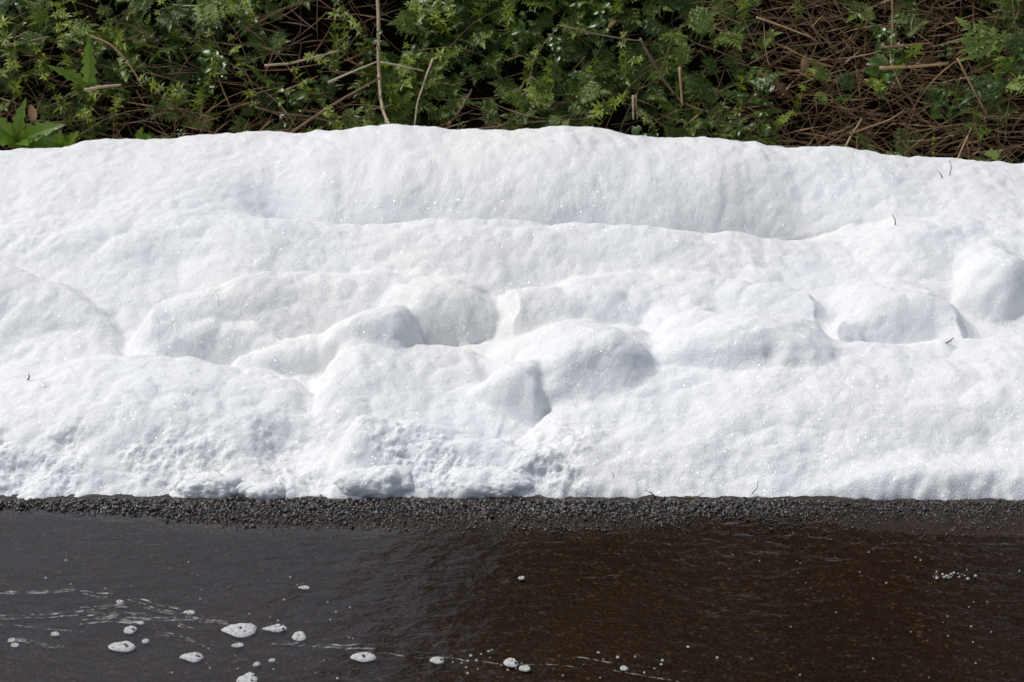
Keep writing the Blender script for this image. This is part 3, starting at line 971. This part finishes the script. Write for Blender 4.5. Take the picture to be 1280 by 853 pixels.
# small plants that stand up through the back edge of the foam
for k, (u, v) in enumerate([(55, 184), (150, 177), (196, 172), (232, 170), (905, 166), (948, 170), (1045, 186), (1082, 188), (1125, 190), (1168, 193), (1235, 198), (1262, 202), (700, 157), (745, 160), (390, 167), (580, 160)]):
    kd = ('parsley', 'cleavers', 'parsley', 'herb')[k % 4]
    q = at_y(u, v + 6, 4.66)
    place(kd, u, v, q, random.uniform(0.28, 0.5) * (1 if kd == 'parsley' else 0.8), 0.3, 'small ' + WHAT[kd].split(' with ')[0] + ' poking up through the foam crest ' + ZN(u, v)[0])

# dandelion like plants at the left
def big_leaf(L, Wd):
    b = MB()
    b.tube([(0, 0, 0), (0, L * 0.15, 0.004), (0, L * 0.9, -0.10 * L)], 0.0016, 0.0007, 4)
    b.leaf((0, L * 0.05, 0.002), (0, 1, 0.05), (0, 0, 1), L, Wd, 5, 0.42, 0.28, 0.18, 0.35, 0.62)
    return b.build('leaf', M_DAND)
def dandelion(u, v, dirs, label, fwd=0.17):
    p0 = on_bank(u, v); p0 = at_y(u, v, p0[1] - fwd)
    r = empty('dandelion', p0)
    for (dx, dz, dy, L, Wd) in dirs:
        o = link('leaf', big_leaf(L, Wd), r)
        orient(o, (dx, dy, dz), (0, -0.8, 0.6), J(0.3))
    tag(r, label, 'plant', 'dandelions at the left foot of the hedge')
dandelion(22, 178, [(0.85, 0.45, -0.35, 0.150, 0.0351), (-0.5, 0.7, -0.3, 0.130, 0.0297), (0.25, 0.9, -0.3, 0.130, 0.0270), (0.9, 0.05, -0.4, 0.104, 0.0270), (-0.9, 0.3, -0.3, 0.117, 0.0297), (0.5, 0.2, -0.8, 0.078, 0.0243)],
          'dandelion with broad bright green toothed leaves at the left picture edge')
dandelion(112, 108, [(0.10, 1.0, -0.15, 0.137, 0.0230), (-0.75, 0.55, -0.3, 0.117, 0.0189)], 'dandelion with one tall upright toothed leaf near the two yellow buds')
dandelion(80, 186, [(0.5, 0.6, -0.4, 0.078, 0.0216), (-0.6, 0.5, -0.4, 0.078, 0.0216), (0.9, 0.2, -0.4, 0.065, 0.0189), (0.0, 0.8, -0.5, 0.065, 0.0203)], 'low dandelion at the foam edge right of the broad leaved one')
dandelion(175, 176, [(0.2, 0.7, -0.5, 0.052, 0.0162), (0.8, 0.4, -0.4, 0.046, 0.0162)], 'tiny bright green dandelion rosette rising over the foam edge', 0.13)

for u, v, lab in ((55, 72, 'left of two small yellow flower buds in the left hedge'), (104, 71, 'right yellow flower bud, just beside the tall toothed leaf')):
    p0 = on_bank(u, v + 22); p0 = at_y(u, v + 22, p0[1] - 0.12); tip = at_y(u, v, p0[1] - 0.04)
    r = empty('flower_bud', p0)
    b = MB(); d = Vector(tip) - Vector(p0)
    b.tube([(0, 0, 0), d * 0.5 + Vector((0.006, 0, 0)), d], 0.0012, 0.001, 5); link('stem', b.build('stem', M_HERB), r)
    b = MB(); b.tube([d, d + Vector((0, 0, 0.003)), d + Vector((0, 0, 0.007)), d + Vector((0, 0, 0.0095))], 0.002, 0.0038, 7); link('flower_head', b.build('flower_head', M_BUD, True), r)
    b = MB(); b.tube([d - Vector((0, 0, 0.005)), d - Vector((0, 0, 0.002)), d + Vector((0, 0, 0.003))], 0.0015, 0.0036, 7); link('calyx', b.build('calyx', M_HERB, True), r)
    tag(r, lab, 'flower', 'yellow flower buds')

# ---------------------------------------------------------------- twigs and stalks that one can pick out
def px_tube(name, pl, wpx, mat, fwd, label, cat, group=None, taper=0.6, nodes=0):
    P = []
    for u, v in pl:
        h0 = on_bank(u, v); y = h0[1] - fwd
        P.append(Vector(at_y(u, v, y)))
    ym = sorted(q.y for q in P)
    # keep the run smooth in depth
    n = len(P); yl = np.polyval(np.polyfit(range(n), [q.y for q in P], 1), range(n)) if n > 2 else [q.y for q in P]
    P = [Vector(at_y(u, v, y)) for (u, v), y in zip(pl, yl)]
    t = np.linspace(0, n - 1, (n - 1) * 5 + 1)
    Q = [Vector([float(np.interp(a, range(n), [q[i] for q in P])) + J(0.0015) for i in range(3)]) for a in t]
    for _ in range(2):
        Q = [Q[0]] + [(Q[i - 1] + Q[i] * 2 + Q[i + 1]) / 4 for i in range(1, len(Q) - 1)] + [Q[-1]]
    o0 = Q[0].copy()
    b = MB(); r = wpx * 0.5 * K * 5.0
    b.tube([q - o0 for q in Q], r, r * taper, 6)
    o = link(name, b.build(name, mat, True)); o.location = o0
    tag(o, label, cat, group)
    for k in range(nodes):
        q = Q[int((k + 0.5) / nodes * (len(Q) - 1))] - o0
        b = MB(); b.tube([q + Vector((0, 0, 0.004)), q + Vector((0, 0, 0.0015)), q - Vector((0, 0, 0.0015)), q - Vector((0, 0, 0.004))], r * 0.9, r * 1.3, 6)
        link('stalk_node', b.build('stalk_node', M_STALK, True), o)
    return o

px_tube('dry_stalk', [(472, -20), (473, 30), (473, 80), (475, 118), (479, 140), (487, 158)], 4.6, M_STALK, 0.14, 'pale upright stalk with joints standing in the middle of the hedge', 'stalk', None, 0.8, 7)
px_tube('twig', [(800, 48), (812, 72), (832, 103), (850, 127), (875, 138), (900, 142)], 4, M_TWIG, 0.16, 'grey brown twig bending like a hook right of centre', 'twig')
px_tube('twig', [(8, 58), (35, 52), (62, 46)], 5, M_TWIG, 0.16, 'thick short grey twig at the far left of the hedge', 'twig')
px_tube('dry_stalk', [(110, 44), (138, 55), (160, 78), (178, 108)], 3, M_STRAW, 0.16, 'arching tan stalk right of the tall toothed leaf', 'stalk')
px_tube('twig', [(105, 113), (128, 108), (152, 106)], 5, M_STALK, 0.16, 'pale broken stick lying right of the tall toothed leaf', 'twig')
px_tube('twig', [(362, 168), (395, 145), (430, 122), (475, 98)], 4, M_STRAW, 0.16, 'slanting tan twig rising from the foam to the pale stalk', 'twig')
px_tube('twig', [(318, 134), (350, 142), (390, 146), (425, 155)], 3, M_TWIG, 0.16, 'brown twig lying flat just above the foam in the dark gap', 'twig')
px_tube('twig', [(330, 82), (360, 80), (390, 73), (424, 63)], 3.4, M_STALK, 0.16, 'pale forked twig crossing the dark gap', 'twig')
px_tube('twig', [(410, 103), (440, 90), (474, 76)], 3, M_STALK, 0.16, 'pale twig reaching the stalk from the left', 'twig')
px_tube('twig', [(476, 78), (500, 82), (530, 89)], 3, M_STALK, 0.16, 'pale twig leaving the stalk to the right', 'twig')
px_tube('dry_stalk', [(541, 74), (531, 100), (522, 128), (518, 156)], 3, M_STALK, 0.16, 'leaning pale stalk right of the jointed one', 'stalk')
px_tube('dry_stalk', [(849, 84), (851, 108), (853, 132)], 4, M_STRAW, 0.16, 'broken tan stub standing inside the hooked twig', 'stalk')
px_tube('dry_stalk', [(791, 120), (792, 150)], 3.5, M_STALK, 0.08, 'short cut stub just over the foam, left one of a pair', 'stalk')
px_tube('dry_stalk', [(795, 118), (796, 150)], 2.5, M_STRAW, 0.08, 'thin cut stub just over the foam, right one of a pair', 'stalk')
px_tube('twig', [(700, 32), (740, 42), (775, 48), (800, 52)], 2.6, M_TWIG, 0.16, 'thin twig running level to the hooked twig', 'twig')
px_tube('dry_stalk', [(1115, -10), (1116, 40), (1112, 75), (1126, 110)], 2.4, M_STRAW, 0.16, 'long straw hanging from the top edge on the right', 'stalk')
px_tube('dry_stalk', [(945, 22), (980, 34), (1018, 48)], 3, M_STRAW, 0.16, 'tan straw slanting down left of the straw heap', 'stalk')
px_tube('dry_stalk', [(1062, 168), (1090, 158), (1115, 149), (1130, 138)], 2.6, M_STRAW, 0.16, 'curved straw above the right foam edge', 'stalk')
px_tube('dry_stalk', [(1057, 183), (1066, 166), (1077, 148)], 2.4, M_STALK, 0.16, 'pale straw standing on the right foam edge', 'stalk')
px_tube('dry_stalk', [(1100, 86), (1140, 84), (1185, 80)], 5, M_STRAW, 0.16, 'thick brown stem lying level in the straw heap', 'stalk')
px_tube('dry_stalk', [(1105, 60), (1135, 57), (1165, 54)], 4, M_STRAW, 0.16, 'tan stem lying level above the thick brown stem', 'stalk')
px_tube('dry_stalk', [(1197, 74), (1213, 105), (1232, 140)], 3, M_STRAW, 0.16, 'straight straw leaning left of the big pale parsley', 'stalk')
px_tube('twig', [(560, 157), (576, 138), (590, 112)], 4, M_TWIG, 0.16, 'short brown stick leaning over the foam in the middle', 'twig')
px_tube('twig', [(590, 162), (640, 156), (700, 150), (745, 148)], 3, M_TWIG, 0.07, 'low brown twig lying along the foam crest', 'twig')
px_tube('dry_stalk', [(1188, 218), (1203, 186), (1214, 160)], 2.6, M_STRAW, 0.22, 'reddish stem rising out of the foam at the upper right', 'stalk')

# more dry stalks, each its own thing
def stalk_mesh():
    b = MB(); L = random.uniform(0.10, 0.26); c1, c2 = J(0.05), J(0.05)
    pts = [(c1 * math.sin(2.2 * t) + J(0.001), c2 * t * t, L * (t - 0.5)) for t in np.linspace(0, 1, 8)]
    r = random.uniform(0.0007, 0.0016)
    b.tube(pts, r, r * 0.5, 4)
    return b.build('dry_stalk', random.choice((M_STRAW, M_STRAW, M_STRAW, M_TWIG, M_STALK)), True)
STK = [stalk_mesh() for _ in range(16)]
c = 0
while c < 270:
    u = random.uniform(-200, 1480)
    if random.random() > np.interp(u, [-200, 0, 320, 460, 850, 950, 1480], [0.4, 0.45, 0.55, 0.3, 0.45, 1, 1]): continue
    v = random.uniform(-40, 195)
    q = on_bank(u, v)
    o = link('dry_stalk', random.choice(STK))
    o.location = (q[0], q[1] - random.uniform(0.02, 0.10), q[2] + random.uniform(0, 0.03))
    a = random.gauss(1.25, 0.6) * random.choice((-1, 1))
    o.rotation_euler = (random.uniform(-0.3, 0.7), a, random.uniform(-0.6, 0.6))
    z, hgt = ZN(u, v)
    tag(o, 'thin dry stalk ' + hgt + ' ' + z, 'stalk', 'thin dry stalks ' + hgt + ' ' + z); c += 1

# litter of dry grass: nobody could count it
def litter(n):
    VV, FF = [], []
    off = 0
    while n > 0:
        u = random.uniform(-260, 1540)
        w = np.interp(u, [-260, 0, 100, 330, 470, 850, 930, 1000, 1540], [0.4, 0.35, 0.6, 0.45, 0.2, 0.18, 0.7, 1, 1])
        if random.random() > w: continue
        v = random.uniform(-120, 200)
        if u < 850 and not 300 < u < 480 and random.random() > sstep(-40, 190, v) * 1.1: continue
        q = on_bank(u, v)
        L = random.uniform(0.05, 0.20); th = random.uniform(0.0006, 0.0023)
        a = random.gauss(0, 0.75) + random.choice((0, math.pi))
        d = Vector((math.cos(a), J(0.5), math.sin(a) * 0.9 + J(0.2))).normalized()
        s = Vector((J(1), J(1), J(1))).cross(d).normalized()
        cv = Vector((J(1), J(0.6), J(1))) * 0.25 * L
        o = Vector((q[0], q[1] - random.uniform(0.0, 0.09), q[2] + J(0.02)))
        m = 5
        for i in range(m):
            t = i / (m - 1) - 0.5
            pt = o + d * (L * t) + cv * (t * t)
            ww = th * (1 - 1.6 * abs(t)) + 0.0002
            VV += [pt - s * ww, pt + s * ww]
        FF += [(off + 2 * i, off + 2 * i + 1, off + 2 * i + 3, off + 2 * i + 2) for i in range(m - 1)]
        off += 2 * m; n -= 1
    return [tuple(v) for v in VV], FF
V, F = litter(4300)
lt = link('dry_grass', mesh('dry_grass', V, np.array(F), M_STRAW))
tag(lt, 'tangled brown dead grass covering the bank, thickest on the right', kind='stuff')

# dead leaves
def dead_leaf(L, Wd):
    b = MB(); b.leaf((0, -L / 2, 0), (0, 1, 0), (0, 0, 1), L, Wd, 5, 0.08, J(0.5), random.uniform(0.1, 0.5), tipw=0.8)
    return b.build('dead_leaf', M_DEAD, True)
DLS = [dead_leaf(random.uniform(0.03, 0.06), random.uniform(0.006, 0.012)) for _ in range(5)]
DK = [(1008, 78, 1.3, 'curled pale dead leaf lying left of the straw heap'), (975, 100, 2.4, 'large brown dead leaf beside the pale cow parsley'), (1020, 25, 1.0, 'small light dead leaf near the top of the straw'),
      (1058, 55, 1.0, 'narrow grey dead leaf upright in the straw'), (40, 140, 1.3, 'pale dead leaf behind the broad dandelion leaves'), (500, 108, 0.8, 'tan dead leaf near the jointed stalk'),
      (765, 28, 0.8, 'pale dead leaf scrap at the top centre right'), (335, 60, 0.7, 'grey dead leaf hanging in the dark gap')]
for k, (u, v, s, lab) in enumerate(DK):
    q = on_bank(u, v); o = link('dead_leaf', DLS[k % 5])
    q = at_y(u, v, q[1] - 0.11)
    o.location = q; o.scale = (s, s, s); o.rotation_euler = (random.uniform(0.6, 1.3), J(0.6), J(1.6))
    tag(o, lab, 'dead leaf', 'dead leaves in the hedge bank')

# ---------------------------------------------------------------- blades and scraps stuck in the foam
def blade(name, u0, v0, u1, v1, wpx, mat, label, lift=0.0):
    q0 = hit(u0, v0, lambda a, b: foam_height(a, b), 3.13, 4.7, 900)
    L = math.hypot(u1 - u0, v1 - v0)
    q1 = at_y(u1, v1, q0[1] - 0.004 - 0.0005 * L)
    b = MB(); d = Vector(q1) - Vector(q0)
    r = wpx * 0.5 * K * q0[1]
    st = -d * 0.4 
    m = (d * 0.5) + Vector((0.12 * d.z, 0, -0.10 * d.x))
    b.tube([st, (0, 0, 0), m, d], r, r * 0.4, 5)
    o = link(name, b.build(name, mat, True)); o.location = q0
    tag(o, label, 'blade', 'plant scraps stuck in the foam')
blade('grass_blade', 1178, 223, 1171, 213, 2.2, M_GRASS, 'short dark blade in the upper right foam, left one of three')
blade('grass_blade', 1187, 219, 1187, 201, 1.6, M_TWIG, 'thin upright blade beside the reddish stem in the foam')
blade('grass_blade', 1119, 281, 1115, 268, 2.0, M_TWIG, 'single dark blade at the right end of the long hollow')
blade('grass_blade', 1180, 430, 1192, 422, 2.6, M_GRASS, 'green blade lying in the right middle of the foam')
blade('twig_stub', 35, 475, 36, 468, 3.4, M_STRAW, 'tiny brown twig stub at the left above the foam mound')
blade('grass_blade', 820, 623, 806, 613, 3.0, M_GRASS, 'green yellow blade at the foam foot, left of three')
blade('grass_blade', 856, 622, 880, 617, 2.2, M_STRAW, 'brown curled blade lying at the foam foot')
blade('grass_blade', 940, 617, 948, 602, 1.6, M_GRASS, 'faint thin blade in the foam foot right of the brown one')
blade('grass_blade', 767, 597, 764, 590, 1.4, M_TWIG, 'hair thin dark blade above the foam foot in the centre')

# ---------------------------------------------------------------- shrubs on top of the bank (mirrored in the water)
def shrub(x, y, h, w, label, seed):
    rs = np.random.default_rng(seed)
    z0 = float(bank_z(np.array([x]), np.array([y]))[0]) - 0.05
    r = empty('hedge_shrub', (x, y, z0))
    b = MB(); tips = []
    for k in range(7):
        a = rs.uniform(0, 6.28); sp = rs.uniform(0.2, 0.75) * w
        pts = [Vector((0, 0, 0))]
        for t in np.linspace(0.2, 1, 6):
            pts.append(Vector((math.cos(a) * sp * t + rs.normal(0, 0.04), math.sin(a) * sp * 0.6 * t + rs.normal(0, 0.04), h * t * rs.uniform(0.85, 1.0))))
        b.tube(pts, 0.035, 0.006, 6)
        tips += pts[2:]
    link('trunk', b.build('trunk', M_TWIG, True), r)
    n = 9000
    C = np.array([tips[i] for i in rs.integers(0, len(tips), n)]) + rs.normal(0, 1, (n, 3)) * (0.20 * w, 0.15 * w, 0.16 * w)
    C[:, 2] = np.clip(C[:, 2], 0.1, None)
    D = rs.normal(size=(n, 3)); D /= np.linalg.norm(D, axis=1)[:, None]
    E = np.cross(D, rs.normal(size=(n, 3))); E /= np.linalg.norm(E, axis=1)[:, None]
    L = rs.uniform(0.04, 0.08, n)[:, None]
    V = np.stack([C - D * L, C + E * L * 0.4, C + D * L, C - E * L * 0.4], 1).reshape(-1, 3)
    link('crown', mesh('crown', V, np.arange(4 * n).reshape(n, 4), M_SHRUB), r)
    tag(r, label, 'shrub')
shrub(0.35, 6.9, 2.9, 1.0, 'tall shrub over the bank nearest the middle, mirrored in the brown water', 1)
shrub(1.45, 6.7, 3.1, 1.1, 'tall shrub over the bank, second from the middle', 2)
shrub(2.7, 6.8, 3.0, 1.1, 'tall shrub over the right end of the bank', 3)
